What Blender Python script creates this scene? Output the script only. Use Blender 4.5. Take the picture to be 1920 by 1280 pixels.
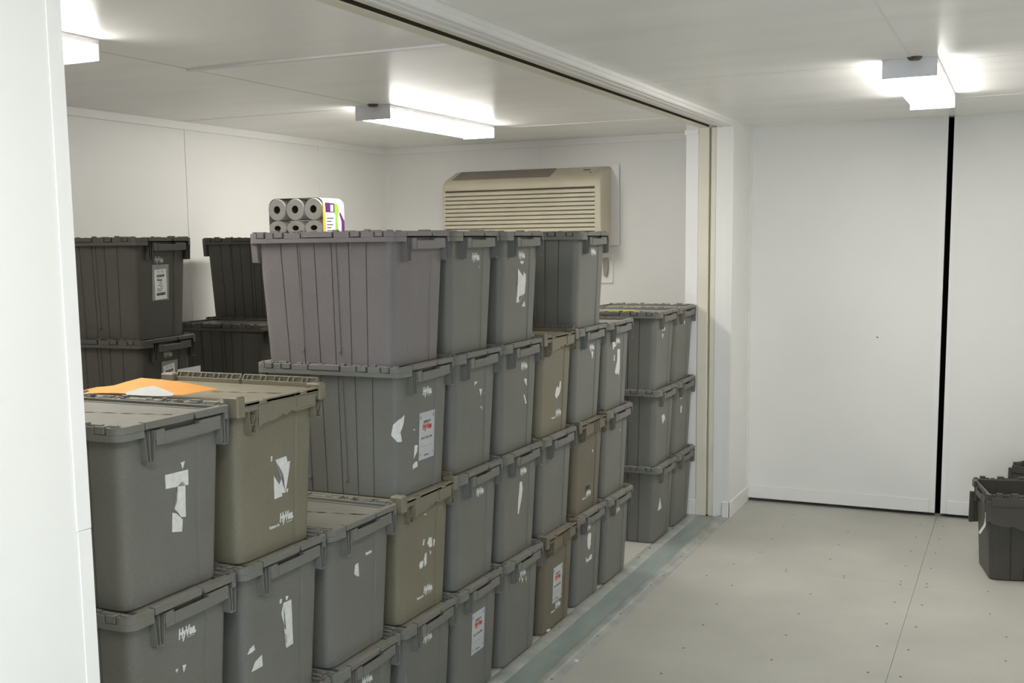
import bpy, bmesh, math, random
from mathutils import Matrix, Vector
PI = math.pi
for o in list(bpy.data.objects):
    bpy.data.objects.remove(o)
scn = bpy.context.scene
COL = scn.collection

# ------------------------------------------------------------------ camera
F_PX, YAW, PITCH, ROLL = 2086.07, -0.4419, -0.1224, -0.0133
cam_pos = Vector((1.7628, -5.4125, 1.6904))
fw = Vector((math.sin(YAW) * math.cos(PITCH), math.cos(YAW) * math.cos(PITCH), math.sin(PITCH)))
rt = fw.cross(Vector((0, 0, 1))).normalized()
up = rt.cross(fw)
r2 = rt * math.cos(ROLL) + up * math.sin(ROLL)
u2 = up * math.cos(ROLL) - rt * math.sin(ROLL)
cd = bpy.data.cameras.new('camera')
cam = bpy.data.objects.new('camera', cd)
COL.objects.link(cam)
cd.sensor_fit = 'HORIZONTAL'
cd.sensor_width = 36.0
cd.lens = F_PX / 1920 * 36
cd.shift_x = (960 - 927.17) / 1920
cd.shift_y = (709.7 - 640) / 1920
cd.clip_start = 0.02
cam.matrix_world = Matrix(((r2.x, u2.x, -fw.x, cam_pos.x), (r2.y, u2.y, -fw.y, cam_pos.y),
                           (r2.z, u2.z, -fw.z, cam_pos.z), (0, 0, 0, 1)))
scn.camera = cam

# ------------------------------------------------------------------ world and exposure
wd = bpy.data.worlds.new('daylight')
scn.world = wd
wd.use_nodes = True
wd.node_tree.nodes['Background'].inputs[0].default_value = (0.66, 0.82, 1.0, 1)
wd.node_tree.nodes['Background'].inputs[1].default_value = 4.3
LAMP = 26.0                                   # radiance of the ceiling light diffusers
scn.view_settings.view_transform = 'Standard'
scn.view_settings.look = 'None'
scn.view_settings.gamma = 1
scn.view_settings.use_curve_mapping = False
scn.view_settings.exposure = 0.08

# ------------------------------------------------------------------ materials
def srgb(r, g, b):
    return tuple(((c / 255) / 12.92 if c / 255 <= 0.04045 else ((c / 255 + 0.055) / 1.055) ** 2.4) for c in (r, g, b)) + (1,)

def mat(name, rgb, rough=0.5, var=0.06, scale=8.0, bump=0.0, bscale=60.0, spec=0.4, metal=0.0, stretch=None, speck=0.0, dark=None, coat=0.0, top_sheen=None):
    m = bpy.data.materials.new(name)
    m.use_nodes = True
    nt = m.node_tree
    b = nt.nodes['Principled BSDF']
    b.inputs['Roughness'].default_value = rough
    b.inputs['Specular IOR Level'].default_value = spec
    b.inputs['Metallic'].default_value = metal
    b.inputs['Coat Weight'].default_value = coat
    c = srgb(*rgb)
    tc = nt.nodes.new('ShaderNodeTexCoord')
    mp = nt.nodes.new('ShaderNodeMapping')
    nt.links.new(tc.outputs['Object'], mp.inputs[0])
    if stretch:
        mp.inputs['Scale'].default_value = stretch
    n = nt.nodes.new('ShaderNodeTexNoise')
    n.inputs['Scale'].default_value = scale
    n.inputs['Detail'].default_value = 5
    nt.links.new(mp.outputs[0], n.inputs[0])
    rp = nt.nodes.new('ShaderNodeValToRGB')
    rp.color_ramp.elements[0].position = 0.3
    rp.color_ramp.elements[1].position = 0.7
    d = dark and srgb(*dark) or tuple(x * (1 - var * 2) for x in c[:3]) + (1,)
    rp.color_ramp.elements[0].color = d
    rp.color_ramp.elements[1].color = tuple(min(1, x * (1 + var)) for x in c[:3]) + (1,)
    nt.links.new(n.outputs[0], rp.inputs[0])
    out = rp.outputs[0]
    if speck:
        n3 = nt.nodes.new('ShaderNodeTexNoise')
        n3.inputs['Scale'].default_value = 240
        n3.inputs['Detail'].default_value = 2
        nt.links.new(tc.outputs['Object'], n3.inputs[0])
        r3 = nt.nodes.new('ShaderNodeValToRGB')
        r3.color_ramp.elements[0].position = 0.35
        r3.color_ramp.elements[1].position = 0.65
        r3.color_ramp.elements[0].color = (1 - speck,) * 3 + (1,)
        r3.color_ramp.elements[1].color = (1, 1, 1, 1)
        nt.links.new(n3.outputs[0], r3.inputs[0])
        mx = nt.nodes.new('ShaderNodeMix')
        mx.data_type = 'RGBA'
        mx.blend_type = 'MULTIPLY'
        mx.inputs[0].default_value = 1
        nt.links.new(out, mx.inputs[6])
        nt.links.new(r3.outputs[0], mx.inputs[7])
        out = mx.outputs[2]
    if top_sheen:                                  # ceiling reflection painted as patchy lighter colour on faces that look up
        ge = nt.nodes.new('ShaderNodeNewGeometry')
        sx = nt.nodes.new('ShaderNodeSeparateXYZ')
        nt.links.new(ge.outputs['Normal'], sx.inputs[0])
        mr = nt.nodes.new('ShaderNodeMapRange')
        mr.inputs[1].default_value = 0.75
        mr.inputs[2].default_value = 0.98
        nt.links.new(sx.outputs[2], mr.inputs[0])
        n4 = nt.nodes.new('ShaderNodeTexNoise')
        n4.inputs['Scale'].default_value = 9
        n4.inputs['Detail'].default_value = 6
        nt.links.new(tc.outputs['Object'], n4.inputs[0])
        r4 = nt.nodes.new('ShaderNodeMapRange')
        r4.inputs[1].default_value = 0.25
        r4.inputs[2].default_value = 0.6
        r4.inputs[3].default_value = 0.45
        nt.links.new(n4.outputs[0], r4.inputs[0])
        mu = nt.nodes.new('ShaderNodeMath')
        mu.operation = 'MULTIPLY'
        nt.links.new(mr.outputs[0], mu.inputs[0])
        nt.links.new(r4.outputs[0], mu.inputs[1])
        md = nt.nodes.new('ShaderNodeMix')
        md.data_type = 'RGBA'
        nt.links.new(mu.outputs[0], md.inputs[0])
        nt.links.new(out, md.inputs[6])
        md.inputs[7].default_value = srgb(*top_sheen)
        out = md.outputs[2]
    nt.links.new(out, b.inputs['Base Color'])
    if bump:
        n2 = nt.nodes.new('ShaderNodeTexNoise')
        n2.inputs['Scale'].default_value = bscale
        n2.inputs['Detail'].default_value = 3
        nt.links.new(mp.outputs[0], n2.inputs[0])
        bp = nt.nodes.new('ShaderNodeBump')
        bp.inputs['Strength'].default_value = bump
        bp.inputs['Distance'].default_value = 0.002
        nt.links.new(n2.outputs[0], bp.inputs['Height'])
        nt.links.new(bp.outputs[0], b.inputs['Normal'])
    return m

def emit(name, rgb, s):
    m = bpy.data.materials.new(name)
    m.use_nodes = True
    b = m.node_tree.nodes['Principled BSDF']
    b.inputs['Base Color'].default_value = (0.8, 0.8, 0.8, 1)
    b.inputs['Emission Color'].default_value = srgb(*rgb)
    b.inputs['Emission Strength'].default_value = s
    return m

M = dict(
    grey=mat('grey plastic', (120, 120, 114), 0.42, 0.04, 5, 0.25, 500, speck=0.12, top_sheen=(152, 149, 138)),
    grey2=mat('grey plastic tinted violet by light', (128, 122, 122), 0.40, 0.04, 5, 0.25, 500, speck=0.12, top_sheen=(152, 147, 142)),  # same grey, with the violet of the light on its side mixed in
    olive=mat('olive grey plastic', (129, 124, 106), 0.42, 0.05, 5, 0.25, 500, speck=0.12, top_sheen=(158, 151, 132)),
    brown=mat('brown grey plastic', (117, 110, 94), 0.45, 0.05, 5, 0.25, 500, speck=0.12, top_sheen=(146, 138, 120)),
    charcoal=mat('charcoal plastic', (78, 75, 69), 0.42, 0.05, 5, 0.25, 500, speck=0.12, top_sheen=(90, 87, 79)),
    wall=mat('white wall panel', (238, 237, 233), 0.42, 0.015, 1.5, 0.08, 90),
    trim=mat('white trim', (240, 239, 236), 0.4, 0.015, 3),
    cream=mat('cream steel post', (228, 223, 206), 0.42, 0.04, 4, 0.1, 60),
    ceiling=mat('ceiling panel', (250, 249, 245), 0.32, 0.03, 1.2, 0.15, 5, stretch=(1, 4, 1)),
    floor=mat('grey painted floor', (188, 187, 178), 0.5, 0.05, 2.2, 0.2, 70, speck=0.08),
    plate=mat('blue grey painted steel', (150, 160, 156), 0.42, 0.09, 3, 0.1, 60, stretch=(4, 1, 1)),
    ridge=mat('worn light steel edge', (172, 175, 169), 0.45, 0.12, 9, 0.2, 60),
    track=mat('brown track slot', (66, 56, 40), 0.8, 0.05, 5),
    dark=mat('dark gap', (8, 8, 8), 0.9, 0.02, 3, spec=0.05),
    screw=mat('steel screw head', (112, 104, 92), 0.45, 0.2, 90, metal=0.3),
    rust=mat('rusty screw head', (95, 66, 48), 0.6, 0.2, 90),
    paper=mat('white paper', (222, 222, 220), 0.7, 0.03, 30),
    tearing=mat('torn paper', (226, 226, 224), 0.8, 0.06, 60),
    sleeve=mat('clear plastic sleeve', (150, 150, 146), 0.25, 0.06, 30),
    ink=mat('black ink', (40, 40, 42), 0.7, 0.05, 30),
    inkb=mat('faded marker ink', (70, 62, 50), 0.7, 0.1, 30),
    red=mat('red ink', (190, 52, 48), 0.6, 0.05, 30),
    logo=mat('white print', (226, 228, 228), 0.55, 0.03, 60),
    logod=mat('worn white print', (176, 176, 172), 0.6, 0.08, 60),
    label=mat('pale label', (190, 194, 196), 0.5, 0.03, 20),
    orange=mat('orange envelope', (240, 166, 74), 0.6, 0.04, 12),
    yellow=mat('yellow strip', (232, 228, 96), 0.6, 0.03, 12),
    plug=mat('grey plug', (160, 156, 148), 0.5, 0.03, 5),
    ac=mat('beige plastic', (206, 198, 176), 0.45, 0.03, 5, 0.1, 80),
    acdark=mat('dark vent inside', (52, 46, 40), 0.7, 0.05, 5),
    acgrille=mat('brown grey grille', (140, 130, 116), 0.5, 0.05, 5),
    cap=mat('white painted lamp end', (240, 238, 240), 0.4, 0.01, 5),
    roll=mat('toilet tissue', (248, 246, 240), 0.9, 0.02, 40, 0.4, 200),
    core=mat('cardboard core', (112, 92, 78), 0.8, 0.05, 30),
    purple=mat('purple print', (92, 34, 110), 0.4, 0.03, 30),
    green=mat('green print', (142, 190, 58), 0.4, 0.03, 30),
    gold=mat('gold print', (238, 190, 60), 0.4, 0.03, 30),
    wrap=mat('white plastic wrap', (208, 204, 202), 0.25, 0.02, 30),
    lamp=emit('lit diffuser', (255, 252, 246), LAMP),
)

# ------------------------------------------------------------------ mesh helpers
def finish(bm, bev=0.0, ang=32):
    bmesh.ops.recalc_face_normals(bm, faces=bm.faces[:])
    if bev:
        es = [e for e in bm.edges if len(e.link_faces) == 2 and e.calc_face_angle(0) > 0.5]
        bmesh.ops.bevel(bm, geom=es, offset=bev, segments=1, affect='EDGES', clamp_overlap=True)
    for f in bm.faces:
        f.smooth = True
    for e in bm.edges:
        if len(e.link_faces) != 2 or e.calc_face_angle(0) > math.radians(ang):
            e.smooth = False

def mesh(name, bm, m, bev=0.0, ang=32):
    finish(bm, bev, ang)
    me = bpy.data.meshes.new(name)
    bm.to_mesh(me)
    bm.free()
    me.materials.append(m)
    return me

def link(name, me, parent=None, loc=None, rot=None):
    o = bpy.data.objects.new(name, me)
    COL.objects.link(o)
    if parent is not None:
        o.parent = parent
    if loc is not None:
        o.location = loc
    if rot is not None:
        o.rotation_euler = rot
    return o

def obj(name, bm, m, parent=None, bev=0.0, loc=None, rot=None):
    return link(name, mesh(name, bm, m, bev), parent, loc, rot)

def tag(o, label=None, cat=None, group=None, kind=None):
    if label: o['label'] = label
    if cat: o['category'] = cat
    if group: o['group'] = group
    if kind: o['kind'] = kind
    return o

def empty(name, loc, rz, label, cat, group=None):
    o = bpy.data.objects.new(name, None)
    o.empty_display_size = 0.1
    COL.objects.link(o)
    o.location = loc
    o.rotation_euler = (0, 0, rz)
    return tag(o, label, cat, group)

def box(bm, x0, x1, y0, y1, z0, z1):
    v = [bm.verts.new(p) for p in ((x0, y0, z0), (x1, y0, z0), (x1, y1, z0), (x0, y1, z0),
                                   (x0, y0, z1), (x1, y0, z1), (x1, y1, z1), (x0, y1, z1))]
    for f in ((0, 3, 2, 1), (4, 5, 6, 7), (0, 1, 5, 4), (1, 2, 6, 5), (2, 3, 7, 6), (3, 0, 4, 7)):
        bm.faces.new([v[i] for i in f])
    return v

def B(*a):
    bm = bmesh.new()
    for q in a:
        box(bm, *q)
    return bm

def prism(bm, poly, d0, d1, fn):
    """poly: 2-D outline; fn(p, d) -> 3-D point"""
    a = [bm.verts.new(fn(p, d0)) for p in poly]
    b = [bm.verts.new(fn(p, d1)) for p in poly]
    n = len(poly)
    bm.faces.new(a)
    bm.faces.new(b[::-1])
    for i in range(n):
        bm.faces.new((a[i], b[i], b[(i + 1) % n], a[(i + 1) % n]))
XY = lambda p, d: (p[0], p[1], d)
YZ = lambda p, d: (d, p[0], p[1])
XZ = lambda p, d: (p[0], d, p[1])

def cyl(bm, c, r, h, axis='Z', n=16, r2=None):
    r2 = r if r2 is None else r2
    a, b = [], []
    for i in range(n):
        t = 2 * PI * i / n
        p, q = math.cos(t), math.sin(t)
        def pt(rr, d):
            if axis == 'Z': return (c[0] + rr * p, c[1] + rr * q, c[2] + d)
            if axis == 'Y': return (c[0] + rr * p, c[1] + d, c[2] + rr * q)
            return (c[0] + d, c[1] + rr * p, c[2] + rr * q)
        a.append(bm.verts.new(pt(r, 0)))
        b.append(bm.verts.new(pt(r2, h)))
    bm.faces.new(a)
    bm.faces.new(b[::-1])
    for i in range(n):
        bm.faces.new((a[i], b[i], b[(i + 1) % n], a[(i + 1) % n]))

def rotcopy(bm):
    """add the same geometry turned half a turn about z"""
    g = bmesh.ops.duplicate(bm, geom=bm.verts[:] + bm.edges[:] + bm.faces[:])
    vs = [v for v in g['geom'] if isinstance(v, bmesh.types.BMVert)]
    bmesh.ops.rotate(bm, verts=vs, cent=(0, 0, 0), matrix=Matrix.Rotation(PI, 3, 'Z'))

_tm = {}
def text_mesh(s, size, bold=0.0, shear=0.0, m=None, squash=1.0, extrude=0.0004):
    key = (s, size, bold, shear, m.name, squash)
    if key in _tm:
        return _tm[key]
    cu = bpy.data.curves.new('writing', 'FONT')
    cu.body = s
    cu.size = size
    cu.offset = bold
    cu.shear = shear
    cu.extrude = extrude
    cu.align_x = 'CENTER'
    cu.align_y = 'CENTER'
    cu.resolution_u = 3
    o = bpy.data.objects.new('writing', cu)
    COL.objects.link(o)
    bpy.context.view_layer.update()
    me = bpy.data.meshes.new_from_object(o.evaluated_get(bpy.context.evaluated_depsgraph_get()))
    bpy.data.objects.remove(o)
    me.transform(Matrix.Diagonal((squash, 1, 1, 1)))
    me.materials.clear()
    me.materials.append(m)
    _tm[key] = me
    return me

# ------------------------------------------------------------------ the tote
HL, HW, H, STEP = 0.2825, 0.196, 0.44, 0.43

def ab(z):
    t = z / H
    return 0.2405 + 0.022 * t, 0.158 + 0.016 * t

def surf(s, z):
    a, b = ab(z)
    r = 0.03
    q = b - r
    sg = 1 if s >= 0 else -1
    m = abs(s)
    if m <= q:
        return Vector((a, s, z)), Vector((1, 0, 0))
    m -= q
    if m <= r * PI / 2:
        t = m / r
        return Vector((a - r + r * math.cos(t), sg * (q + r * math.sin(t)), z)), Vector((math.cos(t), sg * math.sin(t), 0))
    m -= r * PI / 2
    return Vector((a - r - m, sg * b, z)), Vector((0, sg, 0))

def section(z, inset=0.0, plain=False):
    a, b = ab(z)
    a -= inset
    b -= inset
    r = 0.03
    k = 0 if plain else 1
    pts = [(a, -(b - r)), (a, 0.0835), (a + 0.003 * k, 0.0850), (a + 0.003 * k, b - r)]
    for i in range(1, 6):
        t = i / 6 * PI / 2
        pts.append((a - r + (r + 0.003 * k) * math.cos(t), b - r + r * math.sin(t)))
    xs = a - r
    n = 7
    for i in range(n):
        x0 = xs - 2 * xs * i / n
        x1 = xs - 2 * xs * (i + 1) / n
        d = 0.0055 * k
        pts.append((x0 - 0.0022, b))
        if i < n - 1:
            pts += [(x1 + 0.0022, b - 0.001 * k), (x1 + 0.0012, b - d), (x1 - 0.0012, b - d)]
        else:
            pts.append((x1 + 0.0022, b))
    for i in range(1, 6):
        t = PI / 2 + i / 6 * PI / 2
        pts.append((-(a - r) + r * math.cos(t), b - r + r * math.sin(t)))
    h = pts[:]
    return h + [(-x, -y) for x, y in h]

def make_body(m, hollow=False):
    bm = bmesh.new()
    loops = []
    for z, i in ((0.0, 0.006), (0.007, 0.0), (0.20, 0.0), (0.408, 0.0)):
        loops.append([bm.verts.new((x, y, z)) for x, y in section(z, i)])
    if hollow:
        for z, i in ((0.408, 0.004), (0.01, 0.008)):
            loops.append([bm.verts.new((x, y, z)) for x, y in section(z, i, True)])
    n = len(loops[0])
    for a, b in zip(loops, loops[1:]):
        for i in range(n):
            bm.faces.new((a[i], a[(i + 1) % n], b[(i + 1) % n], b[i]))
    bm.faces.new(loops[0][::-1])
    bm.faces.new(loops[-1])
    # two short ribs with a hooked foot on each long side
    for sy in (1, -1):
        for fx in (-0.090, 0.052):
            for z0, z1, w, d in ((0.055, 0.405, 0.004, 0.0022), (0.048, 0.057, 0.013, 0.006)):
                p0, p1 = ab(z0)[1], ab(z1)[1]
                pr = [(p0 - 0.004, z0), (p0 + d, z0), (p1 + d, z1), (p1 - 0.004, z1)]
                x0 = fx - w
                prism(bm, [(sy * y, z) for y, z in pr], x0, fx, lambda p, q: (q, p[0], p[1]))
    return mesh('body', bm, m)

TABS = [(.07, .13), (.19, .26), (.38, .60), (.71, .78), (.87, .93)]

def arc(cx, cy, r, t0, t1, n=6):
    return [(cx + r * math.cos(t0 + (t1 - t0) * i / n), cy + r * math.sin(t0 + (t1 - t0) * i / n)) for i in range(n + 1)]

def rrect(a, b, r, n=6):
    return arc(a - r, b - r, r, 0, PI / 2, n) + arc(-a + r, b - r, r, PI / 2, PI, n) + arc(-a + r, -b + r, r, PI, 1.5 * PI, n) + arc(a - r, -b + r, r, 1.5 * PI, 2 * PI, n)

def ring(bm, outer, inner, z0, z1):
    o0 = [bm.verts.new((x, y, z0)) for x, y in outer]
    o1 = [bm.verts.new((x, y, z1)) for x, y in outer]
    i0 = [bm.verts.new((x, y, z0)) for x, y in inner]
    i1 = [bm.verts.new((x, y, z1)) for x, y in inner]
    n = len(outer)
    for i in range(n):
        j = (i + 1) % n
        bm.faces.new((o0[i], o0[j], o1[j], o1[i]))
        bm.faces.new((i0[j], i0[i], i1[i], i1[j]))
        bm.faces.new((o1[i], o1[j], i1[j], i1[i]))
        bm.faces.new((o0[j], o0[i], i0[i], i0[j]))

def make_rim(m, full=False):
    bm = bmesh.new()
    z0, z1 = H - 0.0205, H - 0.003
    x1 = 0.205 + 0.038
    for sy in (1, -1):
        y1 = 0.162 if sy > 0 else -0.117
        a = arc(HL - 0.03, sy * (HW - 0.03), 0.03, sy * PI / 2, 0)
        poly = [(x1, sy * HW)] + a + [(HL, y1), (HL - 0.018, y1), (HL - 0.018, sy * (HW - 0.018)), (x1, sy * (HW - 0.018))]
        prism(bm, poly, z0, z1, XY)
        y2 = 0.163 if sy > 0 else -0.1175
        low = [(0.20, sy * HW)] + a + [(HL, y2), (HL - 0.010, y2), (HL - 0.018, sy * (HW - 0.018)), (0.20, sy * (HW - 0.018))]
        prism(bm, low, H - 0.036, z0 + 0.0005, XY)
    rotcopy(bm)
    if full:
        ring(bm, rrect(HL - 0.012, HW - 0.0006, 0.03), rrect(HL - 0.022, HW - 0.020, 0.02), H - 0.0355, H - 0.0045)
    else:
        ring(bm, rrect(HL - 0.0225, HW - 0.0006, 0.024), rrect(HL - 0.030, HW - 0.020, 0.012), H - 0.0355, H - 0.0205)
    L = 2 * HL
    spans = [(TABS[i][1], TABS[i + 1][0]) for i in range(len(TABS) - 1)]
    for sy in (1, -1):
        for f0, f1 in spans:
            xa, xb = -HL + f0 * L + 0.002, -HL + f1 * L - 0.002
            ya, yb = sorted((sy * HW, sy * (HW - 0.018)))
            box(bm, xa, xb, ya, yb, z0 - 0.001, z1)
    return mesh('rim', bm, m, 0.0012)

rnd = random.Random(4)
BUMPS = []
x = -0.262
while x < 0.255:
    w = rnd.choice((0.009, 0.012, 0.02, 0.035))
    BUMPS.append((x, x + w, rnd.choice((0.003, 0.005, 0.008))))
    x += w + rnd.choice((0.005, 0.010, 0.022))

def zig(off):
    pts = []
    n = 5
    xs = [0.262 - i * 0.524 / (2 * n) for i in range(2 * n + 1)]
    for i, xx in enumerate(xs):
        base = 0.05 - 0.1 * i / (2 * n)
        d = 0.006 if i % 2 else -0.006
        if i in (0, 2 * n): d = 0
        pts.append((xx, base + d + off))
    return pts

def make_flap(m, side, wear=True):
    """side -1: the flap hinged on the near long edge; turned half a turn it is the other one"""
    bm = bmesh.new()
    T = H - 0.010
    z = zig(-0.0002)
    poly = [(-0.262, -0.136), (0.262, -0.136)] + z
    box(bm, -0.262, 0.262, -0.176, -0.136, T - 0.012, T - 0.007)
    box(bm, -0.262, 0.262, -0.138, -0.136, T - 0.010, T)
    box(bm, -0.250, 0.250, -0.158, -0.151, T - 0.008, T)
    box(bm, -0.255, 0.255, -0.1755, -0.168, T - 0.008, T + 0.006)
    # end strips: long one at +x, short one at -x
    t1, t0 = H - 0.0015, H - 0.0180
    prism(bm, [(-0.114, t1), (0.0492, t1), (0.0492, t1 - 0.003), (0.0435, t0), (-0.114, t0)], 0.2615, HL + 0.0015, YZ)
    prism(bm, [(-0.159, t1), (-0.0508, t1), (-0.0508, t1 - 0.003), (-0.0565, t0), (-0.159, t0)], -HL - 0.0015, -0.2615, YZ)
    L = 2 * HL
    for f0, f1 in TABS:
        xa, xb = -HL + f0 * L + 0.0035, -HL + f1 * L - 0.0035
        box(bm, xa, xb, -HW - 0.002, -0.1755, H - 0.0185, H - 0.001)
    for x0, x1, h in BUMPS:
        box(bm, x0, x1, -0.192, -0.182, H - 0.004, H - 0.003 + h)
        box(bm, x0 + 0.004, x1 - 0.002, -0.182, -0.1752, H - 0.006, H - 0.004 + h * 0.6)
    finish(bm, 0.001)
    prism(bm, poly, T - 0.005, T, XY)
    if side > 0:
        bmesh.ops.rotate(bm, verts=bm.verts[:], cent=(0, 0, 0), matrix=Matrix.Rotation(PI, 3, 'Z'))
    return mesh('lid_flap', bm, m)

def make_apron(m, kind='A'):
    bm = bmesh.new()
    X = HL - 0.0015
    if kind == 'A':
        y0, y1 = -0.079, 0.146
        poly = [(y0, H - 0.0375), (y0 + 0.03, H - 0.037), (y0 + 0.031, H - 0.0240), (-0.051, H - 0.0240), (-0.051, H - 0.0310),
                (0.072, H - 0.0310), (0.074, H - 0.0240), (y1, H - 0.0240), (y1, H - 0.056), (0.09, H - 0.059), (0.0, H - 0.061), (y0, H - 0.060)]
        poly = [(y0, H - 0.0240)] + poly[3:]
        prism(bm, poly, X - 0.004, X, YZ)
        box(bm, X, X + 0.0015, -0.050, 0.071, H - 0.0585, H - 0.0335)
        box(bm, 0.262, X - 0.002, y0, y1, H - 0.050, H - 0.048)
        box(bm, 0.262, X - 0.002, 0.072, 0.075, H - 0.058, H - 0.0240)
        box(bm, 0.262, X - 0.002, -0.055, -0.052, H - 0.058, H - 0.0240)
    else:
        y0, y1 = -0.105, 0.148
        wav = [(0.06, H - 0.060), (0.035, H - 0.052), (0.015, H - 0.063), (-0.005, H - 0.057), (-0.025, H - 0.066)]
        if kind == 'C':
            wav = [(0.03, H - 0.062)]
        poly = [(y0, H - 0.018), (y1, H - 0.018), (y1, H - 0.056)] + wav + [(y0 + 0.02, H - 0.070), (y0, H - 0.078)]
        prism(bm, poly, X - 0.004, X, YZ)
        box(bm, 0.262, X - 0.002, y0, y1, H - 0.042, H - 0.040)
        if kind == 'C':
            for i in range(5):
                yy = 0.0 + i * 0.016
                box(bm, X, X + 0.004, yy, yy + 0.008, H - 0.066, H - 0.016)
        else:
            box(bm, X, X + 0.002, 0.062, y1, H - 0.052, H - 0.020)
    return mesh('handle', bm, m, 0.001)

def make_bracket(m, w, kind='A'):
    """w: width at the top; local origin at top centre of the bracket, facing +x"""
    bm = bmesh.new()
    zt, zb = H - 0.0240, H - 0.096
    if kind != 'A': zb = H - 0.088
    wb = w * 0.62
    xo = HL - 0.0035
    xi = 0.254
    t = 0.0022
    def side(sg, k0=1.0, k1=1.0, th=t, x1=xo):
        ya0, ya1 = sg * w / 2 * k0, sg * wb / 2 * k1
        poly = [(ya0, zt), (ya0 - sg * th if sg else th, zt), (ya1 - sg * th if sg else th, zb), (ya1, zb)]
        prism(bm, poly, xi, x1, YZ)
    side(1); side(-1)
    prism(bm, [(-t / 2, zt), (t / 2, zt), (t / 2, zb), (-t / 2, zb)], xi, xo - (0.001 if kind == 'A' else 0.012), YZ)
    prism(bm, [(-wb / 2, zb), (wb / 2, zb), (wb / 2 - 0.001, zb - 0.003), (-wb / 2 + 0.001, zb - 0.003)], xi - 0.004, xo, YZ)
    if kind != 'A':
        zm = (zt + zb) / 2 - 0.012
        for a, b in (((-wb / 2, zm), (wb / 2, zm)), ((0, zm), (-wb / 2, zb)), ((0, zm), (wb / 2, zt - 0.02))):
            dx, dz = b[0] - a[0], b[1] - a[1]
            l = math.hypot(dx, dz)
            nx, nz = -dz / l * 0.001, dx / l * 0.001
            prism(bm, [(a[0] + nx, a[1] + nz), (b[0] + nx, b[1] + nz), (b[0] - nx, b[1] - nz), (a[0] - nx, a[1] - nz)], xi, xo - 0.003, YZ)
    return mesh('corner_bracket', bm, m, 0.0006)

def make_rim_b(m):
    bm = bmesh.new()
    for sy in (1, -1):
        ya, yb = sorted((sy * 0.164, sy * (HW + 0.001)))
        box(bm, HL - 0.045, HL + 0.003, ya, yb, H - 0.044, H + (0.012 if sy < 0 else 0.004))
    rotcopy(bm)
    ring(bm, rrect(HL - 0.004, HW - 0.002, 0.02), rrect(HL - 0.026, HW - 0.024, 0.02), H - 0.034, H - 0.011)
    return mesh('rim', bm, m, 0.004)

def make_flap_b(m, side):
    bm = bmesh.new()
    T = H - 0.010
    poly = [(-0.236, -0.176), (0.236, -0.176), (0.236, -0.162), (HL - 0.004, -0.162)] + [(HL - 0.004, 0.0492)] + zig(-0.0002) + [(-HL + 0.004, -0.0508), (-HL + 0.004, -0.162), (-0.236, -0.162)]
    # raised end borders with a recess mark
    for x0, x1, ya, yb in ((0.268, HL + 0.001, -0.160, 0.048), (-HL - 0.001, -0.268, -0.160, -0.052)):
        box(bm, x0, x1, ya, ya + 0.055, T - 0.006, T + 0.004)
        box(bm, x0, x1, ya + 0.085, yb, T - 0.006, T + 0.004)
        box(bm, x0, x1, ya, yb, T - 0.008, T + 0.001)
    # ribbed hinge rail in two lengths
    if side < 0:
        box(bm, -0.24, 0.24, -0.196, -0.178, T - 0.004, H - 0.002)
    for x0, x1 in ((-0.262, -0.006), (0.004, 0.240)) if side > 0 else ():
        box(bm, x0, x1, -0.196, -0.193, T - 0.004, H + 0.016)
        box(bm, x0, x1, -0.181, -0.178, T - 0.004, H + 0.003)
        box(bm, x0, x1, -0.194, -0.180, T - 0.004, H - 0.002)
        box(bm, x0, x1, -0.196, -0.190, H + 0.013, H + 0.017)
        k = 0
        xx = x0
        while xx < x1 - 0.003:
            prism(bm, [(-0.194, H - 0.004), (-0.179, H - 0.004), (-0.181, H + 0.003), (-0.190, H + 0.015), (-0.194, H + 0.015)], xx, xx + 0.003, YZ)
            xx += (0.030, 0.018)[k % 2]
            k += 1
        prism(bm, [(-0.195, H - 0.004), (-0.178, H - 0.004), (-0.181, H + 0.006), (-0.188, H + 0.016), (-0.195, H + 0.016)], x1 - 0.004, x1, YZ)
    finish(bm, 0.0008)
    prism(bm, poly, T - 0.005, T, XY)
    if side > 0:
        bmesh.ops.rotate(bm, verts=bm.verts[:], cent=(0, 0, 0), matrix=Matrix.Rotation(PI, 3, 'Z'))
    return mesh('lid_flap', bm, m)

g = M['grey']
ME = dict(body=make_body(g), body_open=make_body(g, True), rim=make_rim(g), rim_open=make_rim(g, True), f1=make_flap(g, -1), f2=make_flap(g, 1),
          apA=make_apron(g, 'A'), apB=make_apron(g, 'B'), apC=make_apron(g, 'C'),
          brw=make_bracket(g, 0.037), brn=make_bracket(g, 0.033), brb=make_bracket(g, 0.042, 'B'),
          rimb=make_rim_b(g), fb1=make_flap_b(g, -1), fb2=make_flap_b(g, 1))

def put(name, me, parent, m, loc=(0, 0, 0), rz=0.0):
    o = link(name, me, parent, loc, (0, 0, rz))
    if o.material_slots[0].material is not m:
        o.material_slots[0].link = 'OBJECT'
        o.material_slots[0].material = m
    return o

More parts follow.
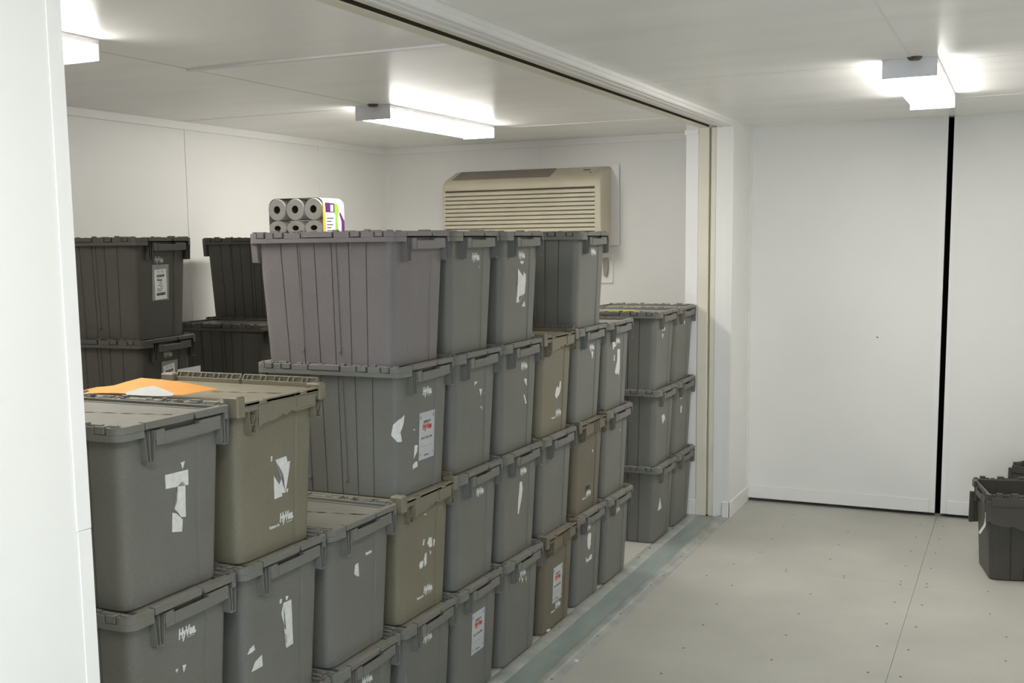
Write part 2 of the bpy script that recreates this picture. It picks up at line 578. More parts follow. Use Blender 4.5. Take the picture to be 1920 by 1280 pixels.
def proto(kind, m):
    root = bpy.data.objects.new('storage_tote', None)
    root.empty_display_size = 0.1
    COL.objects.link(root)
    A = kind == 'A'
    put('body', ME['body'], root, m)
    put('rim', ME['rim' if A else 'rimb'], root, m)
    put('lid_flap', ME['f1' if A else 'fb1'], root, m)
    put('lid_flap', ME['f2' if A else 'fb2'], root, m)
    for rz in (0, PI):
        put('handle', ME['ap' + kind], root, m, rz=rz)
        c = math.cos(rz)
        if A:
            put('corner_bracket', ME['brw'], root, m, (0, -0.0975 * c, 0), rz)
            put('corner_bracket', ME['brn'], root, m, (0, 0.1645 * c, 0), rz)
        else:
            put('corner_bracket', ME['brb'], root, m, (0, -0.126 * c, 0), rz)
            put('corner_bracket', ME['brb'], root, m, (0, 0.1665 * c, 0), rz)
    return root

KIDS = {}
def place(tmpl, first, loc, rz, m=None):
    """the template itself the first time, then a copy of the thing and of each of its parts"""
    if first:
        r = tmpl
    else:
        r = tmpl.copy()
        COL.objects.link(r)
        for ch in KIDS[tmpl.name]:
            c = ch.copy()
            COL.objects.link(c)
            c.parent = r
            if m is not None:
                c.material_slots[0].link = 'OBJECT'
                c.material_slots[0].material = m
    r.location = loc
    r.rotation_euler = (0, 0, rz)
    return r

def on_face(name, me, parent, s, z, lift=0.0006, back=False):
    """lay a flat mesh drawn in x,y on the end face of a tote"""
    p, n = surf(s, z)
    n = Vector((1, 0, -0.05)).normalized()
    upv = Vector((0.05, 0, 1)).normalized()
    o = link(name, me, parent)
    q = p + n * lift
    if s > 0.046 and False: q = q
    o.matrix_local = Matrix(((0, upv.x, n.x, q.x), (1, upv.y, n.y, q.y), (0, upv.z, n.z, q.z), (0, 0, 0, 1)))
    return o

def torn(parent, poly, m, name='torn_sticker', lift=0.0005, th=0.0004):
    bm = bmesh.new()
    vs = [bm.verts.new((0, s, z)) for s, z in poly]
    bm.faces.new(vs)
    if max(abs(s) for s, z in poly) > 0.13:
        k = -0.24
        while k < 0.24:
            bmesh.ops.bisect_plane(bm, geom=bm.verts[:] + bm.edges[:] + bm.faces[:], plane_co=(0, k, 0), plane_no=(0, 1, 0))
            k += 0.006
    bmesh.ops.triangulate(bm, faces=bm.faces[:])
    bmesh.ops.recalc_face_normals(bm, faces=bm.faces[:])
    bm.normal_update()
    g_ = bmesh.ops.extrude_face_region(bm, geom=bm.faces[:])
    topv = set(v for v in g_['geom'] if isinstance(v, bmesh.types.BMVert))
    for v in bm.verts:
        p, n = surf(v.co.y, v.co.z)
        v.co = p + n * (lift + (th if v in topv else 0))
    return obj(name, bm, m, parent)

def rect_bm(w, h, t=0.0005):
    return B((-w / 2, w / 2, -h / 2, h / 2, 0, t))

def logo(parent, s, z, low, m, w=0.064):
    o = on_face('store_logo', text_mesh('HyVee.', 0.034, 0.0016, 0.12, m, 0.62), parent, s, z)
    bm = B((w * -0.02, w * 0.42, -0.0175, -0.0160, 0, 0.0005)) if low else B((w * 0.0, w * 0.40, -0.0155, -0.0145, 0, 0.0003))
    obj('logo_underline', bm, m, o)
    if low:
        t = link('return_line', text_mesh('Return to', 0.0125, 0.0003, 0.0, m, 0.9), o, (-0.055, -0.016, 0))
    return o

def address_label(parent, s, z):
    lb = on_face('address_label', mesh('address_label', rect_bm(0.106, 0.161), M['label']), parent, s, z, 0.0008)
    lb['label'] = 'pale rectangular label with red store logo'
    L = 0.0006
    def tx(n, st, size, x, y, m, **k):
        link(n, text_mesh(st, size, k.get('b', 0.0), k.get('sh', 0.0), m, k.get('q', 1.0), 0.0002), lb, (x, y, L))
    tx('property_line', 'PROPERTY OF', 0.0095, 0, 0.047, M['ink'], b=0.0003, q=0.8)
    tx('red_logo', 'HyVee', 0.030, 0, 0.030, M['red'], b=0.0012, sh=0.12, q=0.75)
    tx('place_line', 'PLACE LABEL HERE', 0.0115, 0, -0.008, M['ink'], q=0.78)
    obj('foot_print', B((-0.016, 0.016, -0.069, -0.066, L, L + 0.0002)), M['ink'], lb)
    for a in (-1, 1):
        obj('arrow_mark', B((a * 0.043 - 0.0015, a * 0.043 + 0.0015, 0.058, 0.070, L, L + 0.0002)), M['ink'], lb)
        obj('arrow_mark', B((a * 0.043 - 0.0012, a * 0.043 + 0.0012, -0.066, -0.058, L, L + 0.0002)), M['ink'], lb)
    obj('rule_line', B((-0.044, 0.044, -0.0355, -0.0350, L, L + 0.0002)), M['ink'], lb)

def pickup_label(parent, s, z, first):
    sl = on_face('label_sleeve', mesh('label_sleeve', rect_bm(0.112, 0.154, 0.0008), M['sleeve']), parent, s, z, 0.0008)
    sl['label'] = 'clear grey plastic label sleeve'
    pp = obj('pickup_slip', rect_bm(0.080, 0.130, 0.0006), M['paper'], sl, 0, (0.0, -0.008 if first else -0.004, 0.0009), (0, 0, 0.05 if first else 0.12))
    L = 0.0007
    def tx(n, st, size, x, y, b=0.0, q=1.0):
        link(n, text_mesh(st, size, b, 0, M['ink'], q, 0.0002), pp, (x, y, L))
    tx('number_line', '11 - 15' if first else '11 - 11', 0.014, 0, 0.054)
    tx('time_line', '09:00AM', 0.0165, 0, 0.036, 0.0006, 0.85)
    tx('pickup_line', 'Pickup', 0.013, -0.008, 0.019, 0.0004)
    bm = B(*[(x0, x1, y - 0.0012, y + 0.0012, L, L + 0.0002) for x0, x1, y in ((-0.010, 0.008, 0.006), (-0.018, 0.010, -0.003), (-0.006, 0.016, -0.011), (-0.026, -0.004, -0.019), (-0.002, 0.012, -0.019), (-0.026, 0.004, -0.027))])
    obj('small_print', bm, M['ink'], pp)
    bm = bmesh.new()
    r = random.Random(7)
    xx = -0.030
    while xx < 0.030:
        w = r.choice((0.0007, 0.0012, 0.002))
        box(bm, xx, xx + w, -0.048, -0.036, L, L + 0.0002)
        xx += w + r.choice((0.0007, 0.0012))
    obj('barcode', bm, M['ink'], pp)

# torn paper left on the tote ends: outlines in metres on the end face (across, up)
TORN = {
 'A83': [[(0.0231, 0.3193), (0.038, 0.321), (0.0303, 0.3025)], [(-0.0307, 0.3), (0.0493, 0.2981), (0.0499, 0.2604), (-0.0289, 0.2664)], [(0.0125, 0.264), (0.03, 0.2749), (0.0388, 0.2592), (0.0399, 0.1839), (0.0239, 0.1866), (0.0141, 0.1986), (0.0005, 0.2121), (0.0095, 0.2273)], [(-0.007, 0.2042), (0.0067, 0.1996), (0.0288, 0.1795), (0.026, 0.1505), (-0.0086, 0.1572)]],
 'A73': [[(-0.0282, 0.2711), (-0.0213, 0.269), (-0.0232, 0.2559), (-0.0282, 0.2568)], [(-0.0087, 0.257), (0.0406, 0.2589), (0.0472, 0.2408), (0.059, 0.2425), (0.054, 0.2157), (0.0382, 0.1574), (0.022, 0.1589), (0.024, 0.1505), (-0.0118, 0.1497), (-0.0148, 0.2143), (0.0102, 0.185), (0.0267, 0.2131)], [(0.0433, 0.1663), (0.0512, 0.1666), (0.048, 0.1565), (0.0427, 0.1576)]],
 'A82': [[(-0.0228, 0.2561), (-0.0168, 0.2546), (-0.0219, 0.2458), (-0.0268, 0.254)], [(-0.0017, 0.2573), (0.0114, 0.2551), (0.0021, 0.2369)]],
 'A72': [[(-0.015, 0.3027), (-0.0053, 0.3018), (-0.0084, 0.2895), (-0.0162, 0.2911)], [(0.011, 0.3037), (0.0241, 0.3009), (0.0176, 0.2907), (0.0124, 0.2936)], [(0.0013, 0.2877), (0.0375, 0.2867), (0.0474, 0.1563), (0.0155, 0.1538), (0.0121, 0.1643), (0.02, 0.1719), (0.0121, 0.1725), (0.0153, 0.1796), (0.0251, 0.1927), (0.0086, 0.1962), (0.0052, 0.2116), (0.0151, 0.2062), (0.0031, 0.2285), (-0.0082, 0.2604)], [(-0.1298, 0.2134), (-0.1237, 0.1976), (-0.1513, 0.1924), (-0.1444, 0.2067)], [(-0.0943, 0.1734), (-0.0911, 0.1405), (-0.1387, 0.1409), (-0.1236, 0.1641)]],
 'A62': [[(0.0239, 0.3156), (0.0591, 0.3164), (0.0613, 0.3077), (0.0288, 0.3068)], [(-0.0334, 0.2936), (-0.0165, 0.2964), (-0.0098, 0.2521), (-0.0189, 0.2531), (-0.0239, 0.2736), (-0.0308, 0.2605), (-0.0381, 0.2676)]],
 'A52': [[(0.0298, 0.2609), (0.0504, 0.2568), (0.0543, 0.2249), (0.0373, 0.2238), (0.0194, 0.2423)], [(0.0647, 0.2476), (0.0741, 0.2424), (0.0684, 0.2196), (0.0623, 0.2257)], [(-0.0095, 0.2636), (-0.0006, 0.263), (-0.0052, 0.2431), (-0.0142, 0.2443)], [(0.0042, 0.2102), (0.0152, 0.2128), (0.0172, 0.1732), (0.0041, 0.1656), (-0.0028, 0.1926)], [(-0.0282, 0.1911), (-0.006, 0.189), (-0.0084, 0.169), (-0.027, 0.1648), (-0.0354, 0.1793)], [(-0.0104, 0.3519), (0.0086, 0.3503), (0.0076, 0.3472), (-0.008, 0.3481)], [(0.0377, 0.2152), (0.0497, 0.2037), (0.042, 0.1973)]],
 'A53': [[(-0.1282, 0.2789), (-0.1323, 0.2523), (-0.1486, 0.2241), (-0.1403, 0.1921), (-0.1581, 0.1924), (-0.1786, 0.2154), (-0.1734, 0.2504), (-0.1582, 0.2647)], [(-0.0661, 0.222), (-0.057, 0.2206), (-0.0568, 0.2152), (-0.064, 0.2159)], [(-0.0573, 0.1654), (-0.0355, 0.163), (-0.0391, 0.141), (-0.0607, 0.1201)], [(-0.0485, 0.1088), (-0.0358, 0.1073), (-0.0332, 0.09), (-0.0655, 0.0863), (-0.0662, 0.1008)]],
 'A43': [[(-0.0075, 0.3262), (0.0133, 0.3238), (0.0106, 0.3171), (-0.0028, 0.3165), (-0.0094, 0.3081)], [(0.033, 0.2944), (0.0575, 0.2914), (0.0456, 0.2653)], [(0.0429, 0.2278), (0.059, 0.2246), (0.0651, 0.2119)], [(0.0569, 0.2749), (0.2235, 0.2545), (0.2084, 0.2521), (0.2084, 0.2366), (0.2226, 0.2328), (0.2359, 0.243)]],
 'A33': [[(0.0423, 0.283), (0.0699, 0.2823), (0.0739, 0.2512), (0.0538, 0.2664)], [(0.0415, 0.2222), (0.0571, 0.2151), (0.0792, 0.1789), (0.0666, 0.1791)]],
 'A23': [[(0.0488, 0.2267), (0.0609, 0.2225), (0.0601, 0.1895), (0.0477, 0.1691), (0.0133, 0.1527), (-0.0029, 0.1702), (0.0081, 0.2015), (0.0265, 0.2047), (0.0377, 0.1951)]],
 'A13': [[(0.0244, 0.3196), (0.0582, 0.3176), (0.046, 0.2812)]],
 'A03': [[(-0.0807, 0.3381), (-0.0536, 0.3419), (-0.0216, 0.3145), (-0.0491, 0.3108), (-0.0656, 0.2969)], [(-0.0489, 0.2707), (-0.038, 0.2727), (-0.0335, 0.2413), (-0.0486, 0.2428)], [(-0.0001, 0.2957), (0.0383, 0.2934), (0.0485, 0.1983), (0.0425, 0.1612), (0.0173, 0.1766), (-0.0005, 0.1693), (-0.0215, 0.1841), (-0.0074, 0.2168), (0.0042, 0.2406)]],
 'A12': [[(0.037, 0.2879), (0.0552, 0.2787), (0.0448, 0.2674)]],
 'A02': [[(0.0372, 0.3209), (0.0513, 0.3167), (0.0486, 0.3089)]],
 'A32': [[(-0.0073, 0.3021), (0.0136, 0.3007), (0.0252, 0.2679), (0.0167, 0.2262), (-0.0063, 0.1697), (-0.0153, 0.1739), (-0.0152, 0.2331), (-0.0083, 0.2533)], [(0.1094, 0.2244), (0.1235, 0.2102), (0.1112, 0.2055)]],
 'A11': [[(-0.013, 0.3243), (0.0209, 0.3185), (0.0237, 0.2597), (0.0074, 0.2383), (-0.0187, 0.2579), (-0.0248, 0.3061)], [(-0.0369, 0.2159), (-0.0158, 0.1975), (0.0128, 0.1957), (0.0299, 0.2109), (0.0473, 0.2063), (0.0452, 0.1853), (-0.0261, 0.1858)]],
 'A21': [[(-0.1025, 0.0145), (-0.0617, 0.0066), (-0.0709, -0.0024), (-0.1116, 0.0073)]],
 'A31': [[(0.0406, 0.3329), (0.0509, 0.3188), (0.047, 0.3013)], [(-0.0002, 0.3334), (0.0179, 0.3283), (0.0053, 0.3112)], [(-0.0253, 0.3407), (-0.0146, 0.3376), (-0.0204, 0.3246)]],
 'A44': [[(0.0528, 0.3133), (0.0601, 0.3131), (0.0568, 0.3073)], [(0.2522, 0.2244), (0.2254, 0.2271), (0.2253, 0.2106), (0.2487, 0.2108)]],
 'A34': [[(-0.0083, 0.3235), (0.0287, 0.324), (0.0263, 0.3142), (0.0054, 0.3113)], [(-0.0246, 0.2951), (0.0287, 0.2628), (0.0324, 0.282), (0.043, 0.271), (0.0512, 0.275), (0.0569, 0.2468), (0.0492, 0.2363), (0.0509, 0.194), (-0.0047, 0.185), (-0.0047, 0.1606), (-0.031, 0.1621), (-0.022, 0.2285)], [(0.0501, 0.1659), (0.0598, 0.1415), (0.0253, 0.1435)]],
 'D13': [[(-0.0584, 0.3101), (-0.0252, 0.3099), (-0.0406, 0.2809)]],
 'D12': [[(-0.0536, 0.28), (-0.0043, 0.2851), (0.0223, 0.2563), (-0.0233, 0.2285)]],
 'D11': [[(-0.0697, 0.249), (-0.0272, 0.1766), (-0.0982, 0.1764)]],
 'D02': [[(-0.0624, 0.2812), (-0.0302, 0.2832), (-0.0351, 0.2383), (-0.0591, 0.2418)]],
}
LOGO = {
 'A82': (0.016, 0.337, 0),
 'A73': (0.044, 0.090, 1),
 'A52': (0.033, 0.080, 1),
 'A51': (-0.004, 0.351, 0),
 'A61': (0.008, 0.347, 0),
 'A53': (0.023, 0.338, 0),
 'A33': (0.041, 0.338, 0),
 'A23': (0.046, 0.089, 1),
 'A13': (0.034, 0.339, 0),
 'A03': (0.003, 0.337, 0),
 'A32': (0.027, 0.343, 0),
 'A42': (0.024, 0.343, 0),
 'A12': (0.016, 0.083, 1),
 'A01': (0.000, 0.352, 0),
 'A11': (-0.017, 0.355, 0),
 'A21': (0.017, 0.094, 1),
 'A31': (0.010, 0.353, 0),
 'A44': (0.027, 0.347, 0),
 'A34': (0.008, 0.347, 0),
 'A14': (0.023, 0.348, 0),
 'D13': (-0.031, 0.341, 0),
 'D03': (-0.023, 0.348, 0),
 'D02': (-0.056, 0.339, 0),
 'E4': (-0.019, 0.343, 0),
 'E3': (0.007, 0.365, 0),
}


# ------------------------------------------------------------------ the room
ZC = 2.38          # ceiling
XL, XR = -2.515, 2.65
YB, YN, YJ, YP, YD = 1.80, -6.6, 1.19, -3.90, 1.695   # rear wall, wall behind the camera, far jamb, near jamb, door wall

def struct(name, bm, m, parent=None, bev=0.0):
    o = obj(name, bm, m, parent, bev)
    if parent is None:
        o['kind'] = 'structure'
    return o

# floor boards with real joints over a dark underfloor
fl = B()
gap = 0.0014
for x0, x1 in ((XL, -1.25), (-1.25 + gap, -0.055)):
    for y0, y1 in ((YN, -4.66), (-4.66 + gap, -2.22), (-2.22 + gap, YB)):
        box(fl, x0, x1, y0, y1, -0.03, 0)
for x0, x1 in ((0.207, 1.3565), (1.3565 + gap, XR)):
    for y0, y1 in ((YN, -4.66), (-4.66 + gap, -2.22), (-2.22 + gap, 0.222), (0.222 + gap * 0.6, YD + 0.1)):
        box(fl, x0, x1, y0, y1, -0.03, 0)
floor = struct('floor', fl, M['floor'])
struct('subfloor', B((XL, XR, YN, 2.0, -0.06, -0.031)), M['dark'], floor)
SCREWS = [(0.556, 1.427), (0.553, 1.118), (0.542, 0.811), (0.541, 0.51), (0.916, 1.141), (0.908, 0.824), (0.909, 0.52), (1.284, 1.456), (1.284, 1.147), (1.284, 0.841), (1.283, 0.54), (1.406, 1.156), (1.406, 0.848), (1.406, 0.547), (0.463, 0.237), (0.732, 0.237), (0.738, 0.202), (1.017, 0.242), (1.022, 0.205), (1.286, 0.257), (1.289, 0.205), (1.406, 0.263), (1.408, 0.205), (0.384, -0.02), (0.539, -0.128), (0.913, -0.114), (0.54, -0.436), (0.913, -0.426), (0.554, -0.737), (1.29, -0.409), (1.41, -0.401), (0.552, -1.046), (0.912, -0.727), (0.913, -1.034), (1.405, -0.703), (0.547, -1.349), (1.283, -1.018), (1.403, -1.014), (1.29, -0.086), (1.41, -0.083), (1.283, -0.71), (1.681, 0.249), (1.407, 1.462), (0.55, -1.65), (0.913, -1.34), (1.405, -1.33), (1.285, -1.33)]
sm = None
for i, (x, y) in enumerate(SCREWS + [(1.697, -0.093), (1.768, -0.385), (1.769, -0.678), (1.75, -0.98)]):
    if sm is None:
        bm = bmesh.new(); cyl(bm, (0, 0, -0.001), 0.0062, 0.0016, n=12, r2=0.0055); sm = mesh('floor_screw', bm, M['screw'])
        bm = bmesh.new(); cyl(bm, (0, 0, -0.001), 0.0052, 0.0014, n=12, r2=0.0045); rm = mesh('floor_screw', bm, M['rust'])
    link('floor_screw', sm if i < len(SCREWS) else rm, floor, (x, y, 0))

# sill channel between the two halves of the room
sill = B((-0.055, 0.207, YP, YJ, -0.03, -0.004))
sill_o = struct('trim_1', sill, M['ridge'])
bm = bmesh.new()
for y0, y1 in ((YP, -3.70), (-3.698, -1.318), (-1.316, YJ)):
    box(bm, 0.020, 0.133, y0, y1, -0.004, 0.0005)
struct('channel_plate', bm, M['plate'], sill_o)
def ridge(name, prof):
    bm = bmesh.new()
    for y0, y1 in ((YP, -3.70), (-3.698, -1.318), (-1.316, YJ)):
        prism(bm, prof, y0, y1, lambda p, d: (p[0], d, p[1]))
    struct(name, bm, M['ridge'], sill_o, 0.001)
ridge('sill_edge', [(-0.048, -0.004), (0.019, -0.004), (0.019, 0.001), (0.006, 0.004), (-0.020, 0.004), (-0.044, 0.0)])
ridge('sill_edge', [(0.134, -0.004), (0.206, -0.004), (0.204, 0.001), (0.172, 0.003), (0.170, 0.011), (0.140, 0.011), (0.134, 0.003)])
for x, y, z in ((-0.012, -0.304, .004), (0.176, -0.751, .003), (0.176, -1.057, .003), (0.176, -0.287, .003), (-0.030, 0.155, .004), (-0.030, 0.352, .004), (0.188, -0.111, .002), (0.176, -1.577, .003), (-0.014, -1.02, .004), (0.178, 0.25, .003), (0.178, 0.62, .003), (-0.03, 0.8, .004)):
    link('sill_screw', sm, sill_o, (x, y, z))
bm = bmesh.new(); cyl(bm, (0, 0, 0), 0.010, 0.006, n=10, r2=0.006)
tag(obj('screw_cap', bm, M['paper'], None, 0.001, (0.195, -1.36, 0.0015)), 'small white plastic plug lying beside the floor channel joint', 'plug')

# ceilings
cl = B((XL, -0.02, YN, YB, ZC, ZC + 0.04), (0.02, XR, YN, YD + 0.1, ZC, ZC + 0.04))
ceil = struct('ceiling', cl, M['ceiling'])
def seam(x0, x1, y0, y1, t=0.0015, m='trim', name='ceiling_seam'):
    return obj(name, B((x0, x1, y0, y1, ZC - t, ZC + 0.001)), M[m], ceil)
seam(-1.24, -0.03, -1.862, -1.838, 0.007, name='ceiling_batten')
seam(-1.236, -1.226, YN, -0.50)
seam(-2.50, -1.30, -0.425, -0.417)
seam(-1.15, -0.03, 0.876, 0.884)
seam(0.21, XR, -0.566, -0.560)
seam(1.335, 1.343, YN, -0.68)
seam(1.44, XR, 0.770, 0.776)
seam(0.21, XR, -3.006, -3.0)

# walls
wl = struct('wall_left', B((XL - 0.05, XL, YN, YB + 0.05, 0, ZC + 0.04)), M['wall'])
for y in (-5.27, -4.05, -2.83, -1.61, -0.392, 0.93):
    obj('panel_seam', B((XL, XL + 0.003, y - 0.006, y + 0.006, 0, ZC - 0.04)), M['trim'], wl)
struct('trim_2', B((XL, XL + 0.012, YN, YB, ZC - 0.045, ZC)), M['trim'], None, 0.002)
wb = struct('wall_rear', B((XL - 0.05, 0.0, YB, YB + 0.05, 0, ZC + 0.04)), M['wall'])
for x in (-1.281,):
    obj('panel_seam', B((x - 0.005, x + 0.005, YB - 0.003, YB, 0, ZC - 0.04)), M['trim'], wb)
obj('corner_strip', B((XL, XL + 0.03, YB - 0.006, YB, 0, ZC - 0.04)), M['trim'], wb)
struct('trim_3', B((XL + 0.012, -0.06, YB - 0.012, YB, ZC - 0.045, ZC)), M['trim'], None, 0.002)
struct('baseboard_rear', B((XL, -0.06, YB - 0.014, YB, 0, 0.10)), M['trim'], None, 0.003)

# far end of the dividing wall: white and cream steel posts
st = struct('wall_far_divider', B((-0.075, 0.0, YJ, YB, 0, ZC), (0.108, 0.207, YJ, YD + 0.06, 0, ZC), (0.0, 0.108, YJ + 0.06, YB, 0, ZC)), M['trim'], None, 0.0)
obj('cream_post', B((0.001, 0.064, YJ - 0.004, YJ + 0.07, 0, ZC - 0.035)), M['cream'], st, 0.003)
obj('cream_post', B((0.076, 0.107, YJ + 0.002, YJ + 0.07, 0, ZC - 0.035)), M['cream'], st, 0.003)
obj('rubber_seal', B((0.064, 0.076, YJ + 0.03, YJ + 0.07, 0, ZC - 0.03)), M['cream'], st)
obj('cover_strip', B((0.175, 0.2085, YJ - 0.002, YJ, 0.09, ZC - 0.01)), M['wall'], st)
obj('head_clip', B((-0.085, 0.0, YJ - 0.006, YJ, ZC - 0.075, ZC - 0.045)), M['trim'], st, 0.002)
obj('wall_strip', B((0.207, 0.211, YD - 0.030, YD, 0.08, ZC)), M['trim'], st)
bm = bmesh.new()
box(bm, 0.165, 0.215, YJ - 0.010, YJ, 0, 0.098)
box(bm, 0.207, 0.217, YJ - 0.010, YD, 0, 0.098)
struct('baseboard_divider', bm, M['trim'], None, 0.002)
struct('baseboard_post', B((-0.080, 0.0, YJ - 0.008, YJ, 0, 0.098)), M['trim'], None, 0.002)

# near end of the dividing wall, beside the camera
nt_ = struct('wall_near_divider', B((-0.055, 0.207, YN, YP, 0, ZC)), M['wall'], None, 0.004)
obj('edge_trim', B((0.207, 0.2105, YP - 0.035, YP, 1.17, ZC), (0.207, 0.2098, YP - 0.033, YP, 0, 1.169)), M['trim'], nt_, 0.001)

# track header over the opening
hd = struct('trim_4', B((0.115, 0.205, YP, YJ, 2.345, ZC)), M['trim'], None, 0.004)
obj('moulding', B((0.195, 0.212, YP, YJ + 0.4, 2.362, ZC), (0.13, 0.145, YP, YJ, 2.341, 2.346), (0.172, 0.180, YP, YJ, 2.342, 2.346)), M['trim'], hd, 0.002)
obj('cream_channel', B((0.080, 0.115, YP, YJ, 2.350, ZC)), M['cream'], hd, 0.002)
obj('cream_channel', B((0.010, 0.062, YP, YJ, 2.342, ZC), (-0.03, 0.012, YP, YJ, 2.366, ZC)), M['cream'], hd, 0.002)
obj('track_slot', B((0.062, 0.080, YP, YJ, 2.358, ZC), (0.0605, 0.0623, YP, YJ, 2.345, 2.37)), M['track'], hd)

# wall with the two door leaves
d1 = struct('door_1', B((0.207, 1.345, YD, YD + 0.05, 0.022, ZC + 0.002)), M['wall'], None, 0.002)
obj('kick_strip', B((0.212, 1.312, YD - 0.008, YD, 0.022, 0.105)), M['trim'], d1, 0.002)
obj('edge_strip', B((1.315, 1.345, YD - 0.003, YD, 0.022, ZC)), M['trim'], d1)
bm = bmesh.new(); cyl(bm, (0.985, YD - 0.003, 1.082), 0.005, 0.004, 'Y', 10)
obj('small_hook', bm, M['screw'], d1)
d2 = struct('door_2', B((1.377, XR, YD, YD + 0.05, 0.022, ZC + 0.002)), M['wall'], None, 0.002)
obj('kick_strip', B((1.410, XR, YD - 0.008, YD, 0.022, 0.105)), M['trim'], d2, 0.002)
obj('edge_strip', B((1.377, 1.407, YD - 0.003, YD, 0.022, ZC)), M['trim'], d2)
struct('wall_door_backing', B((0.15, XR, YD + 0.09, YD + 0.11, -0.02, ZC + 0.04)), M['dark'])
# right wall, and the wall behind the camera with the open doorway that lets the daylight in
struct('wall_right', B((XR, XR + 0.05, YN, YD + 0.11, 0, ZC + 0.04)), M['wall'])
struct('wall_near', B((XL - 0.05, 0.45, YN - 0.05, YN, 0, ZC + 0.04), (2.35, XR + 0.05, YN - 0.05, YN, 0, ZC + 0.04), (0.45, 2.35, YN - 0.05, YN, 2.15, ZC + 0.04)), M['wall'])
struct('ground_outside', B((XR + 0.06, XR + 8, YN - 8, 2, -0.30, -0.25), (-6, XR + 0.06, YN - 8, YN - 0.06, -0.30, -0.25)), mat('concrete outside', (170, 168, 160), 0.8, 0.08, 3))

# ------------------------------------------------------------------ ceiling lights
def light_parts():
    L, W, D = 1.22, 0.205, 0.072
    bm = B((-W / 2 + 0.001, W / 2 - 0.001, 0.004, L - 0.004, -0.019, 0))
    pan = mesh('pan', bm, M['cap'], 0.001)
    bm = bmesh.new()
    prism(bm, [(-W / 2 + 0.004, -0.019), (W / 2 - 0.004, -0.019), (W / 2 - 0.004, -0.045), (W / 2 - 0.02, -D + 0.004), (-W / 2 + 0.02, -D + 0.004), (-W / 2 + 0.004, -0.045)], 0.004, L - 0.004, lambda p, d: (p[0], d, p[1]))
    dif = mesh('diffuser', bm, M['lamp'])
    bm = B((-W / 2, W / 2, -0.002, 0.004, -D, 0))
    cap = mesh('end_cap', bm, M['cap'], 0.001)
    bm = bmesh.new(); cyl(bm, (0, 0.0, -0.012), 0.02, 0.0125, n=12, r2=0.03)
    clip = mesh('cable_gland', bm, M['screw'])
    return pan, dif, cap, clip
LP = light_parts()
def ceiling_light(x, y, L, label, clip=True):
    t = empty('ceiling_light', (x, y, ZC), 0, label, 'ceiling light', 'wraparound ceiling lights')
    link('pan', LP[0], t)
    link('diffuser', LP[1], t)
    link('end_cap', LP[2], t)
    link('end_cap', LP[2], t, (0, 1.218, 0))
    if clip:
        link('cable_gland', LP[3], t, (0.02, -0.03, 0))
    return t
ceiling_light(-1.225, -0.49, 1.3, 'lit ceiling light over the boxes, in front of the air conditioner')
ceiling_light(1.335, -0.67, 1.2, 'lit ceiling light above the gap between the two white doors')
ceiling_light(-1.16, -3.73, 1.2, 'lit ceiling light at upper left, cut off by the near white wall')
ceiling_light(1.335, -5.5, 1.2, 'added unseen ceiling light near the open doorway, behind the view')  # unseen lamp, added to raise the brightness of the room

# ------------------------------------------------------------------ the totes
TP = {'A': 'grey', 'V': 'grey2', 'B': 'olive', 'C': 'brown', 'K': 'charcoal'}
X0 = -HL
row = {0: -0.215, 1: -0.60, 2: -1.0, 3: -1.403, 4: -1.80, 5: -2.19, 6: -2.597, 7: -3.0, 8: -3.405}
fix = {('0', 3): -0.205, ('3', 4): -1.385, ('5', 4): -2.205, ('1', 4): -0.565}
G1 = 'lidded totes in the long front row of stacks'
G2 = 'lidded totes in the two stacks by the cream post'
G3 = 'dark lidded totes stacked behind the front row'
rr = random.Random(11)
TOTES = []
def T_(key, c, k, kind, label):
    y = fix.get((str(c), k), row[c])
    TOTES.append((key, (X0 + rr.uniform(-0.004, 0.004), y, STEP * (k - 1)), 0.0, kind, label, G1))
T_('A83', 8, 3, 'A', 'grey tote with a T-shaped torn sticker, top of the stack beside the near white wall')
T_('A82', 8, 2, 'A', 'grey tote directly beneath the one with the T-shaped torn sticker')
T_('A81', 8, 1, 'A', 'grey tote on the floor at the bottom of the stack beside the near white wall')
T_('A73', 7, 3, 'B', 'olive tote with a Y-shaped torn sticker and wavy handle, carrying the orange envelope')
T_('A72', 7, 2, 'A', 'grey tote with a tall ragged strip of sticker, beneath the olive one carrying the envelope')
T_('A71', 7, 1, 'A', 'grey tote on the floor, bottom of the stack that has the orange envelope on top')
T_('A62', 6, 2, 'A', 'grey tote topping the lowest front stack, with a bare lid')
T_('A61', 6, 1, 'A', 'grey tote on the floor, bottom of the two-high stack in the front row')
T_('A54', 5, 4, 'V', 'grey tote tinted violet as if by light, with plain end and wide ribbed side, top of its stack')
T_('A53', 5, 3, 'A', 'grey tote with red-logo address label and white crescent scrap, under the violet-tinted one')
T_('A52', 5, 2, 'B', 'olive tote with speckled white sticker residue, second from the floor')
T_('A51', 5, 1, 'A', 'grey tote on the floor beneath the olive one with speckled sticker residue')
T_('A44', 4, 4, 'A', 'grey tote with logo and bare end, top, right of the violet-tinted one')
T_('A43', 4, 3, 'A', 'grey tote with tiny scraps and no logo, right of the address-labelled one')
T_('A42', 4, 2, 'A', 'plain grey tote with logo only, standing on the one with an address label')
T_('A41', 4, 1, 'A', 'grey tote on the floor with a pale red-logo address label under its handle')
T_('A34', 3, 4, 'A', 'grey tote with a long jagged white sticker, top row in front of the air conditioner')
T_('A33', 3, 3, 'A', 'grey tote with logo and two small slanted scraps, under the one with the jagged sticker')
T_('A32', 3, 2, 'A', 'grey tote with a thin knife-shaped white scrap, second from the floor')
T_('A31', 3, 1, 'A', 'grey tote on the floor with logo and three drips of sticker below it')
